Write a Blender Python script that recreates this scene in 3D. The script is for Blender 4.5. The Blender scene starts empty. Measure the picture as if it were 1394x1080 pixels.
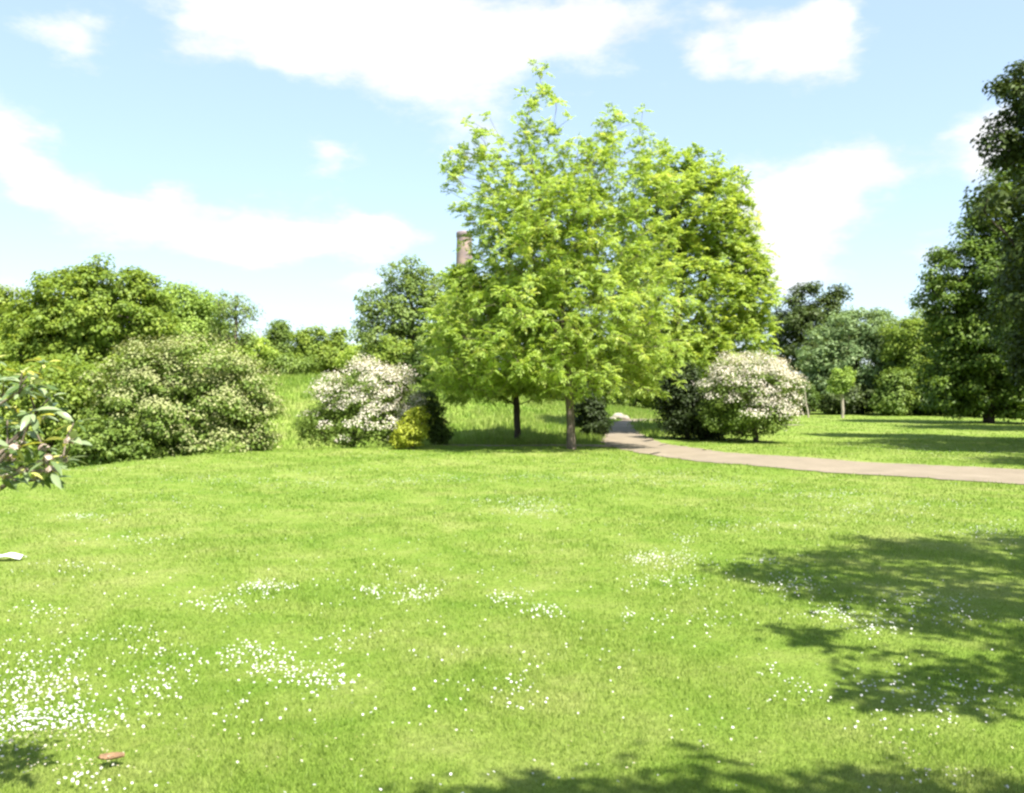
import bpy, math
import numpy as np
from mathutils import Vector

C = bpy.context.scene.collection
F = 1200.0; CX = 697.0; HY = 540.0; EYE = 1.6          # focal length in photo pixels, centre, horizon row, eye height

def X(px, d): return (px - CX) / F * d
def Z(py, d): return EYE + (HY - py) / F * d
def G(px, py):                                          # a pixel on the level lawn -> ground point
    d = EYE * F / (py - HY); return (X(px, d), d)

def sstep(a, b, t):
    t = np.clip((np.asarray(t, float) - a) / (b - a), 0, 1); return t * t * (3 - 2 * t)

# ------------------------------------------------------------------ terrain
CREST = np.array([(-9.2, 9), (-9.6, 16.4), (-9.6, 19.2), (-9.1, 22), (-8.1, 24.6), (-6.9, 26.4), (-5.4, 27.4), (-2.3, 28.6), (-1.0, 28.9)])

def crest_dist(x, y):                                   # metres beyond the lawn's brow (positive outside)
    best = np.full(np.shape(x), 1e9); sign = np.zeros(np.shape(x))
    for (ax, ay), (bx, by) in zip(CREST[:-1], CREST[1:]):
        dx, dy = bx - ax, by - ay; L2 = dx * dx + dy * dy
        t = np.clip(((x - ax) * dx + (y - ay) * dy) / L2, 0, 1)
        qx, qy = ax + t * dx, ay + t * dy
        dd = np.hypot(x - qx, y - qy); s = np.sign(-(dy * (x - ax) - dx * (y - ay)))
        m = dd < best; best = np.where(m, dd, best); sign = np.where(m, s, sign)
    return best * sign

def hz(x, y):
    x = np.asarray(x, float); y = np.asarray(y, float)
    z = 0.018 * np.sin(x * .71 + 1.3) * np.sin(y * .53 + .4) + 0.012 * np.sin(x * 1.3 - y * .9)
    t = np.clip((y - 30.6) / 30, 0, 1)
    z = z + 1.1 * (1 - sstep(3, 15, x)) * sstep(31, 60, y) + 1.9 * (1 - sstep(-7, 4.5, x)) * t * (2 - t)
    s = crest_dist(x, y)
    z = z - 1.0 * sstep(0.0, 5.5, s) * (1 - sstep(27, 46, y)) * (1 - sstep(-4, 0, x))
    return z

def hz1(x, y): return float(hz(np.array([x]), np.array([y]))[0])

# ------------------------------------------------------------------ mesh helpers
def build(name, V, faces, mats, parent=None, attrs=None, mat_idx=None, smooth=False):
    me = bpy.data.meshes.new(name)
    V = np.asarray(V, np.float32)
    if not isinstance(faces, list): faces = [faces]
    faces = [np.asarray(f, np.int32) for f in faces if len(f)]
    me.vertices.add(len(V)); me.vertices.foreach_set("co", V.ravel())
    loops = np.concatenate([f.ravel() for f in faces])
    tot = np.concatenate([np.full(len(f), f.shape[1], np.int32) for f in faces])
    start = np.concatenate([[0], np.cumsum(tot)[:-1]]).astype(np.int32)
    me.loops.add(len(loops)); me.loops.foreach_set("vertex_index", loops)
    me.polygons.add(len(tot)); me.polygons.foreach_set("loop_start", start)
    if smooth: me.polygons.foreach_set("use_smooth", np.ones(len(tot), bool))
    if mat_idx is not None: me.polygons.foreach_set("material_index", np.asarray(mat_idx, np.int32))
    for m in (mats if isinstance(mats, (list, tuple)) else [mats]): me.materials.append(m)
    for k, a in (attrs or {}).items():
        at = me.attributes.new(k, 'FLOAT', 'POINT'); at.data.foreach_set("value", np.asarray(a, np.float32))
    me.update(calc_edges=True)
    o = bpy.data.objects.new(name, me); C.objects.link(o)
    if parent: o.parent = parent
    return o

def tag(o, label=None, cat=None, group=None, kind=None):
    if label: o['label'] = label
    if cat: o['category'] = cat
    if group: o['group'] = group
    if kind: o['kind'] = kind
    return o

def empty(name, loc, label, cat, group=None):
    o = bpy.data.objects.new(name, None); o.empty_display_size = .3; C.objects.link(o); o.location = loc
    return tag(o, label, cat, group)

def unit(v):
    v = np.asarray(v, float); return v / np.maximum(np.linalg.norm(v, axis=-1, keepdims=True), 1e-9)

# ------------------------------------------------------------------ materials
def new_mat(name):
    m = bpy.data.materials.new(name); m.use_nodes = True
    nt = m.node_tree; nt.nodes.clear(); out = nt.nodes.new('ShaderNodeOutputMaterial')
    return m, nt, out

def N(nt, t, **kw):
    n = nt.nodes.new(t)
    for k, v in kw.items():
        if k.startswith('i_'):
            n.inputs[int(k[2:]) if k[2:].isdigit() else k[2:].replace('_', ' ')].default_value = v
        else: setattr(n, k, v)
    return n

def ramp(nt, stops):
    r = nt.nodes.new('ShaderNodeValToRGB'); e = r.color_ramp.elements
    while len(e) < len(stops): e.new(.5)
    for el, (p, c) in zip(e, stops): el.position = p; el.color = (*c, 1)
    return r

def leaf_mat(name, stops, transl=.42, rough=.55, tgain=1.0):
    stops = [(p, tuple(min(.85, c * LG.get(name, 1)) for c in col)) for p, col in stops]
    m, nt, out = new_mat(name)
    at = N(nt, 'ShaderNodeAttribute', attribute_name='var')
    r = ramp(nt, stops); nt.links.new(at.outputs['Fac'], r.inputs[0])
    p = N(nt, 'ShaderNodeBsdfPrincipled'); p.inputs['Roughness'].default_value = rough
    p.inputs['Specular IOR Level'].default_value = .3
    nt.links.new(r.outputs[0], p.inputs['Base Color'])
    t = N(nt, 'ShaderNodeBsdfTranslucent')
    mx = N(nt, 'ShaderNodeMix', data_type='RGBA', blend_type='MULTIPLY'); mx.inputs[0].default_value = 1
    mx.inputs[7].default_value = (1.15 * tgain, 1.08 * tgain, .6 * tgain, 1)
    nt.links.new(r.outputs[0], mx.inputs[6]); nt.links.new(mx.outputs[2], t.inputs['Color'])
    s = N(nt, 'ShaderNodeMixShader'); s.inputs[0].default_value = transl
    nt.links.new(p.outputs[0], s.inputs[1]); nt.links.new(t.outputs[0], s.inputs[2]); nt.links.new(s.outputs[0], out.inputs[0])
    return m

def bark_mat(name, a, b, scale=6):
    m, nt, out = new_mat(name)
    tc = N(nt, 'ShaderNodeTexCoord'); mp = N(nt, 'ShaderNodeMapping'); mp.inputs['Scale'].default_value = (scale, scale, scale * .22)
    nt.links.new(tc.outputs['Object'], mp.inputs[0])
    n = N(nt, 'ShaderNodeTexNoise'); n.inputs['Scale'].default_value = 3; n.inputs['Detail'].default_value = 8; n.inputs['Roughness'].default_value = .65
    nt.links.new(mp.outputs[0], n.inputs[0])
    r = ramp(nt, [(.32, a), (.68, b)]); nt.links.new(n.outputs[0], r.inputs[0])
    p = N(nt, 'ShaderNodeBsdfPrincipled'); p.inputs['Roughness'].default_value = .9
    nt.links.new(r.outputs[0], p.inputs['Base Color'])
    bp = N(nt, 'ShaderNodeBump'); bp.inputs['Strength'].default_value = .6; bp.inputs['Distance'].default_value = .03
    nt.links.new(n.outputs[0], bp.inputs['Height']); nt.links.new(bp.outputs[0], p.inputs['Normal'])
    nt.links.new(p.outputs[0], out.inputs[0]); return m

def simple_mat(name, col, rough=.8, var=.25, scale=20, bump=0.0):
    m, nt, out = new_mat(name)
    tc = N(nt, 'ShaderNodeTexCoord'); n = N(nt, 'ShaderNodeTexNoise'); n.inputs['Scale'].default_value = scale; n.inputs['Detail'].default_value = 6
    nt.links.new(tc.outputs['Object'], n.inputs[0])
    r = ramp(nt, [(.3, tuple(c * (1 - var) for c in col)), (.7, tuple(min(1, c * (1 + var)) for c in col))]); nt.links.new(n.outputs[0], r.inputs[0])
    p = N(nt, 'ShaderNodeBsdfPrincipled'); p.inputs['Roughness'].default_value = rough; nt.links.new(r.outputs[0], p.inputs['Base Color'])
    if bump:
        b = N(nt, 'ShaderNodeBump'); b.inputs['Strength'].default_value = bump; nt.links.new(n.outputs[0], b.inputs['Height']); nt.links.new(b.outputs[0], p.inputs['Normal'])
    nt.links.new(p.outputs[0], out.inputs[0]); return m

# colour of the sward, shared by soil sheet and blades: patches of lush, yellowish and dry turf by place
def sward_color(nt, gain=1.0):
    g = N(nt, 'ShaderNodeNewGeometry')
    def noise(scale, det, w=0):
        n = N(nt, 'ShaderNodeTexNoise'); n.inputs['Scale'].default_value = scale; n.inputs['Detail'].default_value = det; n.inputs['Roughness'].default_value = .6
        nt.links.new(g.outputs['Position'], n.inputs[0]); return n
    a = noise(.32, 5); b = noise(1.7, 4); c = noise(.9, 6)
    k = gain
    r1 = ramp(nt, [(.34, (.118 * k, .204 * k, .022 * k)), (.5, (.176 * k, .246 * k, .042 * k)), (.65, (.240 * k, .282 * k, .076 * k))])
    ad = N(nt, 'ShaderNodeMath', operation='MULTIPLY_ADD'); ad.inputs[1].default_value = .55; ad.inputs[2].default_value = -.05
    nt.links.new(b.outputs[0], ad.inputs[0])
    ad2 = N(nt, 'ShaderNodeMath', operation='MULTIPLY_ADD'); ad2.inputs[1].default_value = .55
    nt.links.new(a.outputs[0], ad2.inputs[0]); nt.links.new(ad.outputs[0], ad2.inputs[2])
    nt.links.new(ad2.outputs[0], r1.inputs[0])
    dry = N(nt, 'ShaderNodeMapRange'); dry.inputs[1].default_value = .62; dry.inputs[2].default_value = .78; dry.inputs[4].default_value = .55
    nt.links.new(c.outputs[0], dry.inputs[0])
    mx = N(nt, 'ShaderNodeMix', data_type='RGBA'); nt.links.new(dry.outputs[0], mx.inputs[0]); nt.links.new(r1.outputs[0], mx.inputs[6])
    mx.inputs[7].default_value = (.28 * k, .27 * k, .09 * k, 1)
    return mx.outputs[2]

def ground_mat():
    m, nt, out = new_mat('turf_soil')
    col = sward_color(nt, 1.0)
    g = N(nt, 'ShaderNodeNewGeometry')
    n = N(nt, 'ShaderNodeTexNoise'); n.inputs['Scale'].default_value = 22; n.inputs['Detail'].default_value = 8; n.inputs['Roughness'].default_value = .75
    nt.links.new(g.outputs['Position'], n.inputs[0])
    mr = N(nt, 'ShaderNodeMapRange'); mr.inputs[1].default_value = .3; mr.inputs[2].default_value = .7; mr.inputs[3].default_value = .62; mr.inputs[4].default_value = 1.2
    nt.links.new(n.outputs[0], mr.inputs[0])
    mu = N(nt, 'ShaderNodeVectorMath', operation='SCALE'); nt.links.new(col, mu.inputs[0]); nt.links.new(mr.outputs[0], mu.inputs['Scale'])
    p = N(nt, 'ShaderNodeBsdfPrincipled'); p.inputs['Roughness'].default_value = .9; p.inputs['Specular IOR Level'].default_value = .1
    nt.links.new(mu.outputs[0], p.inputs['Base Color'])
    b = N(nt, 'ShaderNodeBump'); b.inputs['Strength'].default_value = .7; b.inputs['Distance'].default_value = .05
    nt.links.new(n.outputs[0], b.inputs['Height']); nt.links.new(b.outputs[0], p.inputs['Normal'])
    nt.links.new(p.outputs[0], out.inputs[0]); return m

def blade_mat(name, gain=1.25, transl=.45):
    m, nt, out = new_mat(name)
    col = sward_color(nt, gain)
    at = N(nt, 'ShaderNodeAttribute', attribute_name='var')
    mr = N(nt, 'ShaderNodeMapRange'); mr.inputs[3].default_value = .86; mr.inputs[4].default_value = 1.18
    nt.links.new(at.outputs['Fac'], mr.inputs[0])
    mu = N(nt, 'ShaderNodeVectorMath', operation='SCALE'); nt.links.new(col, mu.inputs[0]); nt.links.new(mr.outputs[0], mu.inputs['Scale'])
    p = N(nt, 'ShaderNodeBsdfPrincipled'); p.inputs['Roughness'].default_value = .5; p.inputs['Specular IOR Level'].default_value = .25
    nt.links.new(mu.outputs[0], p.inputs['Base Color'])
    t = N(nt, 'ShaderNodeBsdfTranslucent'); nt.links.new(mu.outputs[0], t.inputs[0])
    s = N(nt, 'ShaderNodeMixShader'); s.inputs[0].default_value = transl
    nt.links.new(p.outputs[0], s.inputs[1]); nt.links.new(t.outputs[0], s.inputs[2]); nt.links.new(s.outputs[0], out.inputs[0])
    return m

def path_mat():
    m, nt, out = new_mat('worn_gravel')
    g = N(nt, 'ShaderNodeNewGeometry')
    n = N(nt, 'ShaderNodeTexNoise'); n.inputs['Scale'].default_value = 1.1; n.inputs['Detail'].default_value = 10; n.inputs['Roughness'].default_value = .7
    v = N(nt, 'ShaderNodeTexVoronoi'); v.inputs['Scale'].default_value = 35
    nt.links.new(g.outputs['Position'], n.inputs[0]); nt.links.new(g.outputs['Position'], v.inputs[0])
    r = ramp(nt, [(.3, (.16, .13, .088)), (.55, (.205, .168, .118)), (.75, (.245, .205, .15))]); nt.links.new(n.outputs[0], r.inputs[0])
    mr = N(nt, 'ShaderNodeMapRange'); mr.inputs[3].default_value = 1.12; mr.inputs[4].default_value = .8; nt.links.new(v.outputs[0], mr.inputs[0])
    mu = N(nt, 'ShaderNodeVectorMath', operation='SCALE'); nt.links.new(r.outputs[0], mu.inputs[0]); nt.links.new(mr.outputs[0], mu.inputs['Scale'])
    p = N(nt, 'ShaderNodeBsdfPrincipled'); p.inputs['Roughness'].default_value = .95
    nt.links.new(mu.outputs[0], p.inputs['Base Color'])
    b = N(nt, 'ShaderNodeBump'); b.inputs['Strength'].default_value = .4; b.inputs['Distance'].default_value = .02
    nt.links.new(v.outputs[0], b.inputs['Height']); nt.links.new(b.outputs[0], p.inputs['Normal'])
    nt.links.new(p.outputs[0], out.inputs[0]); return m

LG = dict(lime_leaf=2.45, soft_green_leaf=2.5, mid_green_leaf=2.1, pale_green_leaf=2.4, grey_green_leaf=1.9, dark_leaf=1.45, deep_leaf=1.35, yew_leaf=1.2, airy_leaf=2.0, big_tree_leaf=2.1, golden_leaf=1.7, olive_leaf=1.9, laurel_leaf=1.5, blossom=1.3, cream_blossom=1.35)
LIME = leaf_mat('lime_leaf', [(0, (.092, .132, .018)), (.55, (.140, .194, .042)), (1, (.205, .235, .065))], .56)
LIME2 = leaf_mat('soft_green_leaf', [(0, (.085, .128, .022)), (.55, (.142, .190, .036)), (1, (.19, .225, .05))], .56)
AIRY = leaf_mat('airy_leaf', [(0, (.055, .090, .024)), (.6, (.105, .145, .034)), (1, (.14, .18, .065))], .42)
BIGLEAF = leaf_mat('big_tree_leaf', [(0, (.026, .050, .010)), (.6, (.052, .083, .008)), (1, (.085, .125, .024))], .32)
MID = leaf_mat('mid_green_leaf', [(0, (.055, .088, .012)), (.6, (.098, .138, .018)), (1, (.145, .178, .03))], .42)
PALE = leaf_mat('pale_green_leaf', [(0, (.075, .115, .022)), (.6, (.115, .165, .03)), (1, (.16, .20, .05))], .42)
GREY = leaf_mat('grey_green_leaf', [(0, (.054, .088, .030)), (.6, (.092, .134, .050)), (1, (.14, .18, .08))], .35)
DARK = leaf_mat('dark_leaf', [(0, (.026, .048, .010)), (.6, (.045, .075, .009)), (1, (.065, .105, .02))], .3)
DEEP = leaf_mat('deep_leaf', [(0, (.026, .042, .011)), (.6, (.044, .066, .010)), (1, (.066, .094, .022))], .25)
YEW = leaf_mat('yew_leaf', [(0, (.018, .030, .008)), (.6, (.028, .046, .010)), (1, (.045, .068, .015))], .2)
GOLD = leaf_mat('golden_leaf', [(0, (.13, .16, .012)), (.6, (.21, .24, .022)), (1, (.28, .30, .035))], .4)
OLIVE = leaf_mat('olive_leaf', [(0, (.048, .080, .012)), (.6, (.080, .118, .02)), (1, (.12, .16, .035))], .35)
LAUREL = leaf_mat('laurel_leaf', [(0, (.045, .08, .018)), (.45, (.09, .13, .05)), (.72, (.15, .19, .10)), (.86, (.22, .26, .15)), (1, (.36, .34, .04))], .3, .3)
BLOSSOM = leaf_mat('blossom', [(0, (.36, .34, .25)), (.5, (.48, .445, .38)), (1, (.58, .535, .48))], .3, .8, .8)
CREAM = leaf_mat('cream_blossom', [(0, (.15, .18, .06)), (.5, (.215, .235, .095)), (1, (.28, .285, .14))], .3, .8, .8)
PINK = leaf_mat('pink_bract', [(0, (.36, .27, .22)), (.5, (.50, .40, .34)), (1, (.55, .48, .42))], .3, .6, .8)
BARK = bark_mat('grey_bark', (.07, .052, .038), (.19, .15, .115))
BARKD = bark_mat('dark_bark', (.025, .018, .014), (.075, .058, .045))
BARKP = bark_mat('pale_bark', (.20, .17, .13), (.36, .32, .26))
GROUND = ground_mat(); BLADE = blade_mat('grass_blade'); RANK = blade_mat('rank_grass_blade', 1.2, .5); GRAVEL = path_mat()
WHITE = simple_mat('daisy_petal', (.44, .44, .41), .7, .08, 60)
YOLK = simple_mat('daisy_eye', (.55, .38, .03), .7, .2, 80)
PAPER = simple_mat('paper', (.75, .75, .74), .8, .05, 15)
DEADLEAF = simple_mat('dead_leaf_skin', (.17, .10, .05), .7, .4, 40)
STONE = simple_mat('pale_stone', (.27, .24, .20), .9, .3, 6, .5)

# ------------------------------------------------------------------ plants
def leaf_quads(P, A, Nn, L, W, fold=.12):
    """diamond leaves: base, side, tip, side"""
    S = unit(np.cross(Nn, A)); L = L[:, None]; W = W[:, None]
    b = P; t = P + A * L - Nn * L * .12
    m = P + A * L * .45 + Nn * L * fold
    V = np.stack([b, m + S * W * .5, t, m - S * W * .5], 1).reshape(-1, 3)
    n = len(P); Fq = (np.arange(n)[:, None] * 4 + np.arange(4)[None, :])
    return V, Fq

def perp_axis(rng, Nn, droop=.25):
    R = rng.normal(size=Nn.shape); R[:, 2] -= droop
    return unit(R - (R * Nn).sum(1, keepdims=True) * Nn)

def clump_leaves(rng, cen, rad, n, ls, flat=.6, up=.7, centre=None):
    """n leaves round each clump centre; flattened sprays whose leaves face up and out"""
    k = len(cen); c = np.repeat(cen, n, 0); r = np.repeat(rad, n)[:, None]
    D = unit(rng.normal(size=(k * n, 3))); rr = rng.random((k * n, 1)) ** .45
    off = D * rr * r; off[:, 2] *= flat
    P = c + off
    Nn = D * .75 + rng.normal(size=D.shape) * .45; Nn[:, 2] += up
    if centre is not None: Nn += unit(c - centre) * .45
    Nn = unit(Nn); A = perp_axis(rng, Nn)
    L = ls * rng.uniform(.65, 1.35, k * n); W = L * rng.uniform(.5, .75, k * n)
    V, Fq = leaf_quads(P, A, Nn, L, W)
    var = np.repeat(np.clip(np.repeat(rng.normal(.5, .13, k), n) + rng.normal(0, .17, k * n), 0, 1), 4)
    return V, Fq, var

def tuft_leaves(rng, cen, out, ll, nl=8, pairs=4):
    """whorls of drooping pinnate leaves, each a row of paired leaflets"""
    k = len(cen); M = k * nl
    c = np.repeat(cen, nl, 0); o = np.repeat(out, nl, 0)
    az = rng.uniform(0, 2 * math.pi, M); el = rng.uniform(-.55, 1.25, M)
    D = np.stack([np.cos(az) * np.cos(el), np.sin(az) * np.cos(el), np.sin(el)], 1) + o * .35
    D = unit(D); L = ll * rng.uniform(.7, 1.25, M)
    up = np.array([0, 0, 1.0]); S = unit(np.cross(D, up)); 
    var1 = np.clip(np.repeat(rng.normal(.5, .2, k), nl) + rng.normal(0, .12, M), 0, 1)
    Vs, As, Ns, Ls, Ws, vs = [], [], [], [], [], []
    for j in range(pairs + 1):
        t = .28 + .72 * j / pairs
        P = c + D * (L * t)[:, None] - up * (L * .28 * t * t)[:, None]
        T = unit(D - up * (.56 * t))
        Nn = unit(np.cross(S, T)); Nn *= np.sign(Nn[:, 2:3] + 1e-6)
        sides = (1, -1) if j < pairs else (0,)
        for s in sides:
            A = unit(T * (.55 if s else 1) + S * s * .85 - up * .18 + rng.normal(size=T.shape) * .12)
            Nj = unit(Nn + rng.normal(size=T.shape) * .45); Nj = unit(Nj - (Nj * A).sum(1, keepdims=True) * A)
            Vs.append(P); As.append(A); Ns.append(Nj); Ls.append(L * rng.uniform(.30, .42, M)); Ws.append(Ls[-1] * .5); vs.append(np.clip(var1 + rng.normal(0, .08, M), 0, 1))
    V, Fq = leaf_quads(np.concatenate(Vs), np.concatenate(As), np.concatenate(Ns), np.concatenate(Ls), np.concatenate(Ws), .05)
    return V, Fq, np.repeat(np.concatenate(vs), 4)

def sample_blobs(rng, blobs, n, bias=1.7, zmin=.15):
    """points inside the union of ellipsoids, denser towards the outside, uneven skin"""
    w = np.array([(b[3] * b[4] * b[5]) ** .72 * (b[6] if len(b) > 6 else 1) for b in blobs]); w /= w.sum()
    cnt = np.maximum(2, np.round(w * n)).astype(int); pts = []
    for b, k in zip(blobs, cnt):
        D = unit(rng.normal(size=(k, 3))); r = rng.random((k, 1)) ** (1 / (3 * bias))
        ph = rng.uniform(0, 6, 3)
        lump = 1 + .13 * np.sin(4.1 * D[:, :1] + ph[0]) * np.sin(3.7 * D[:, 1:2] + ph[1]) + .09 * np.sin(7 * D[:, 2:3] + ph[2]) * np.sin(5 * D[:, :1])
        pts.append(np.array(b[:3]) + D * r * lump * np.array(b[3:6]))
    P = np.concatenate(pts); P = P[P[:, 2] > zmin]
    return P

def tube_mesh(A, B, ra, rb, k):
    d = unit(B - A); ref = np.where(np.abs(d[:, 1:2]) > .9, np.array([[1., 0, 0]]), np.array([[0, 1., 0]]))
    u = unit(np.cross(d, ref)); v = np.cross(d, u)
    th = np.arange(k) * 2 * math.pi / k; cs, sn = np.cos(th), np.sin(th)
    ring = u[:, None, :] * cs[None, :, None] + v[:, None, :] * sn[None, :, None]
    V = np.stack([A[:, None] + ring * ra[:, None, None], B[:, None] + ring * rb[:, None, None]], 1).reshape(-1, 3)
    E = len(A); base = np.arange(E)[:, None] * 2 * k; i = np.arange(k)[None, :]; j = (i + 1) % k
    Fq = np.stack([base + i, base + j, base + k + j, base + k + i], -1).reshape(-1, 4)
    return V, Fq

def skeleton(rng, trunk, pts, R, rmin=.006, alpha=.35):
    """trunk polyline + greedy joining of spray points: limbs fork towards the sprays"""
    nodes = [np.array(p, float) for p in trunk]; par = [-1] + list(range(len(trunk) - 1))
    cap = len(trunk) + 2 * len(pts) + 5
    NA = np.zeros((cap, 3)); PL = np.zeros(cap); NA[:len(nodes)] = nodes
    for i in range(1, len(nodes)): PL[i] = PL[i - 1] + np.linalg.norm(NA[i] - NA[i - 1]) * .55
    cnt = len(nodes); first = max(1, len(trunk) // 3)
    axis = np.array(trunk)
    dist = np.min(np.linalg.norm(pts[:, None] - axis[None], axis=2), 1); order = np.argsort(dist + rng.random(len(pts)) * .2 * dist.max())
    ends = np.zeros(cap, int)
    for oi in order:
        p = pts[oi]; q = NA[:cnt]
        cost = np.linalg.norm(q - p, axis=1) + alpha * PL[:cnt] + .8 * np.maximum(0, q[:, 2] - p[2] + .1)
        cost[:first] += 3
        b = int(np.argmin(cost)); dd = np.linalg.norm(p - q[b])
        mid = q[b] * .5 + p * .5 + rng.normal(size=3) * dd * .06; mid[2] += dd * .05
        NA[cnt] = mid; par.append(b); PL[cnt] = PL[b] + dd * .5; cnt += 1
        NA[cnt] = p; par.append(cnt - 1); PL[cnt] = PL[cnt - 1] + dd * .5; ends[cnt] = 1; cnt += 1
    desc = ends[:cnt].astype(float).copy(); desc[len(trunk) - 1] += 1
    for i in range(cnt - 1, 0, -1): desc[par[i]] += desc[i]
    rad = np.maximum(rmin, R * (desc / desc[0]) ** .5)
    for i in range(len(trunk)):                        # the bole tapers steadily, with a flare at the foot
        rad[i] = max(rad[i], R * (1 - .75 * i / len(trunk))) if i else R * 1.3
    return NA[:cnt], np.array(par), rad

def plant(name, label, cat, base, blobs, R, leaf, mat, bark, n, seed, group=None, trunk_top=.55, lean=(0, 0), kind='clump',
          per=40, ls=.2, cr=.5, flat=.6, up=.7, bias=1.7, blossom=None, zmin=.2, part='crown', stem='trunk', tubes=6, rcut=.0):
    rng = np.random.default_rng(seed)
    root = empty(name, base, label, cat, group)
    top = max(b[2] + b[5] for b in blobs); zt = top * trunk_top
    cxy = np.average([[b[0], b[1]] for b in blobs], axis=0, weights=[b[3] * b[4] * b[5] for b in blobs])
    K = 8
    trunk = [(cxy[0] * (i / K) ** 1.8 * .8 + lean[0] * (i / K) ** 1.9 + rng.normal() * R * .25 * (i > 1), cxy[1] * (i / K) ** 1.8 * .8 + lean[1] * i / K + rng.normal() * R * .25 * (i > 1), -.25 + (zt + .25) * i / K) for i in range(K + 1)]
    pts = sample_blobs(rng, blobs, n, bias, zmin)
    if len(pts) < 5: print('FEW', name, label, blobs)
    NA, par, rad = skeleton(rng, trunk, pts, R)
    e = np.arange(1, len(NA)); e = e[rad[e] > rcut]
    nt = len(trunk)
    ra = np.where(e < nt, rad[par[e]], np.minimum(rad[par[e]], rad[e] * 1.25))
    tm = e < nt
    V1, F1 = tube_mesh(NA[par[e[tm]]], NA[e[tm]], ra[tm], rad[e[tm]], 10)
    V2, F2 = tube_mesh(NA[par[e[~tm]]], NA[e[~tm]], ra[~tm], rad[e[~tm]], tubes if tubes < 6 else 5) if (~tm).any() else (np.zeros((0, 3)), np.zeros((0, 4), int))
    build(stem, np.concatenate([V1, V2]), np.concatenate([F1, F2 + len(V1)]), bark, root, smooth=True)
    cen = np.array([cxy[0], cxy[1], top * .5])
    if kind == 'tuft':
        V, Fq, var = tuft_leaves(rng, pts, unit(pts - cen), ls, per)
    else:
        V, Fq, var = clump_leaves(rng, pts, cr * rng.uniform(.65, 1.3, len(pts)), per, ls, flat, up, cen)
    build(part, V, Fq, mat, root, {'var': var})
    if blossom:
        bm, frac, bn, bs, br = blossom
        # flower heads sit on the outer, upper sprays
        o = pts - cen; rx = np.abs(o[:, 0]).max(); sc = .45 * np.linalg.norm(o / np.array([rx, rx, top * .5]), axis=1) + 1.0 * (pts[:, 2] / top) + .28 * o[:, 0] / rx - .12 * o[:, 1] / rx + rng.normal(0, .10, len(pts)) + .09 * np.sin(pts[:, 0] * 4.3 + seed) * np.sin(pts[:, 2] * 5.1 + pts[:, 1] * 3)
        sel = pts[sc > np.quantile(sc, 1 - frac)]
        k = len(sel); nb = bn
        c = np.repeat(sel, nb, 0); D = unit(rng.normal(size=c.shape)); D[:, 2] = np.abs(D[:, 2]) * .8 + .1
        D += unit(c - cen) * .45
        P = c + D * br * rng.uniform(.7, 1.15, (len(c), 1))
        Nn = unit(D + rng.normal(size=D.shape) * .4 + np.array([0, 0, .5])); A = perp_axis(rng, Nn, 0)
        L = bs * rng.uniform(.6, 1.4, len(c)); 
        Vb, Fb = leaf_quads(P, A, Nn, L, L * .85, .1)
        vb = np.repeat(np.clip(rng.normal(.55, .25, len(c)), 0, 1), 4)
        build('blossom', Vb, Fb, bm, root, {'var': vb})
    return root

def px_blobs(base, d, spec, depth=1.0):
    """outline lobes read off the photograph at distance d -> solid ellipsoids in metres, relative to the foot of the plant"""
    out = []
    for s in spec:
        px, py, rx, ry = s[:4]; dd = s[4] if len(s) > 4 else 0.0; w = s[5] if len(s) > 5 else 1
        out.append((X(px, d) - base[0], dd, Z(py, d) - base[2], rx / F * d, rx / F * d * depth, ry / F * d, w))
    return out

def ptree(name, label, cat, px, d, spec, R, mat, bark, n, seed, depth=1.0, **kw):
    x = X(px, d); base = (x, d, hz1(x, d))
    return plant(name, label, cat, base, px_blobs(base, d, spec, depth), R, None, mat, bark, n, seed, **kw)

# ------------------------------------------------------------------ setting: ground, path, grass
def axis(lo, hi, step, far):
    core = np.arange(lo, hi + step * .5, step); g = 1.22; ext = []; s = step * 1.5; p = hi
    while p < far: p += s; s *= g; ext.append(p)
    ext2 = []; s = step * 1.5; p = lo
    while p > -far: p -= s; s *= g; ext2.append(p)
    return np.concatenate([ext2[::-1], core, ext])
xs = axis(-45, 45, .5, 2500); ys = axis(-12, 75, .5, 2500)
XX, YY = np.meshgrid(xs, ys); ZZ = hz(XX, YY)
nx, ny = len(xs), len(ys); ii = np.arange((ny - 1) * nx).reshape(ny - 1, nx)[:, :-1].ravel()
tag(build('ground', np.stack([XX.ravel(), YY.ravel(), ZZ.ravel()], 1), np.stack([ii, ii + 1, ii + 1 + nx, ii + nx], 1), GROUND, smooth=True), kind='structure')

def spline(P, m):
    P = np.array(P, float); t = np.linspace(0, len(P) - 1, m); i = np.clip(t.astype(int), 0, len(P) - 2); f = (t - i)[:, None]
    p0 = P[np.maximum(i - 1, 0)]; p1 = P[i]; p2 = P[i + 1]; p3 = P[np.minimum(i + 2, len(P) - 1)]
    return .5 * (2 * p1 + (p2 - p0) * f + (2 * p0 - 5 * p1 + 4 * p2 - p3) * f ** 2 + (3 * p1 - p0 - 3 * p2 + p3) * f ** 3)

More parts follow.
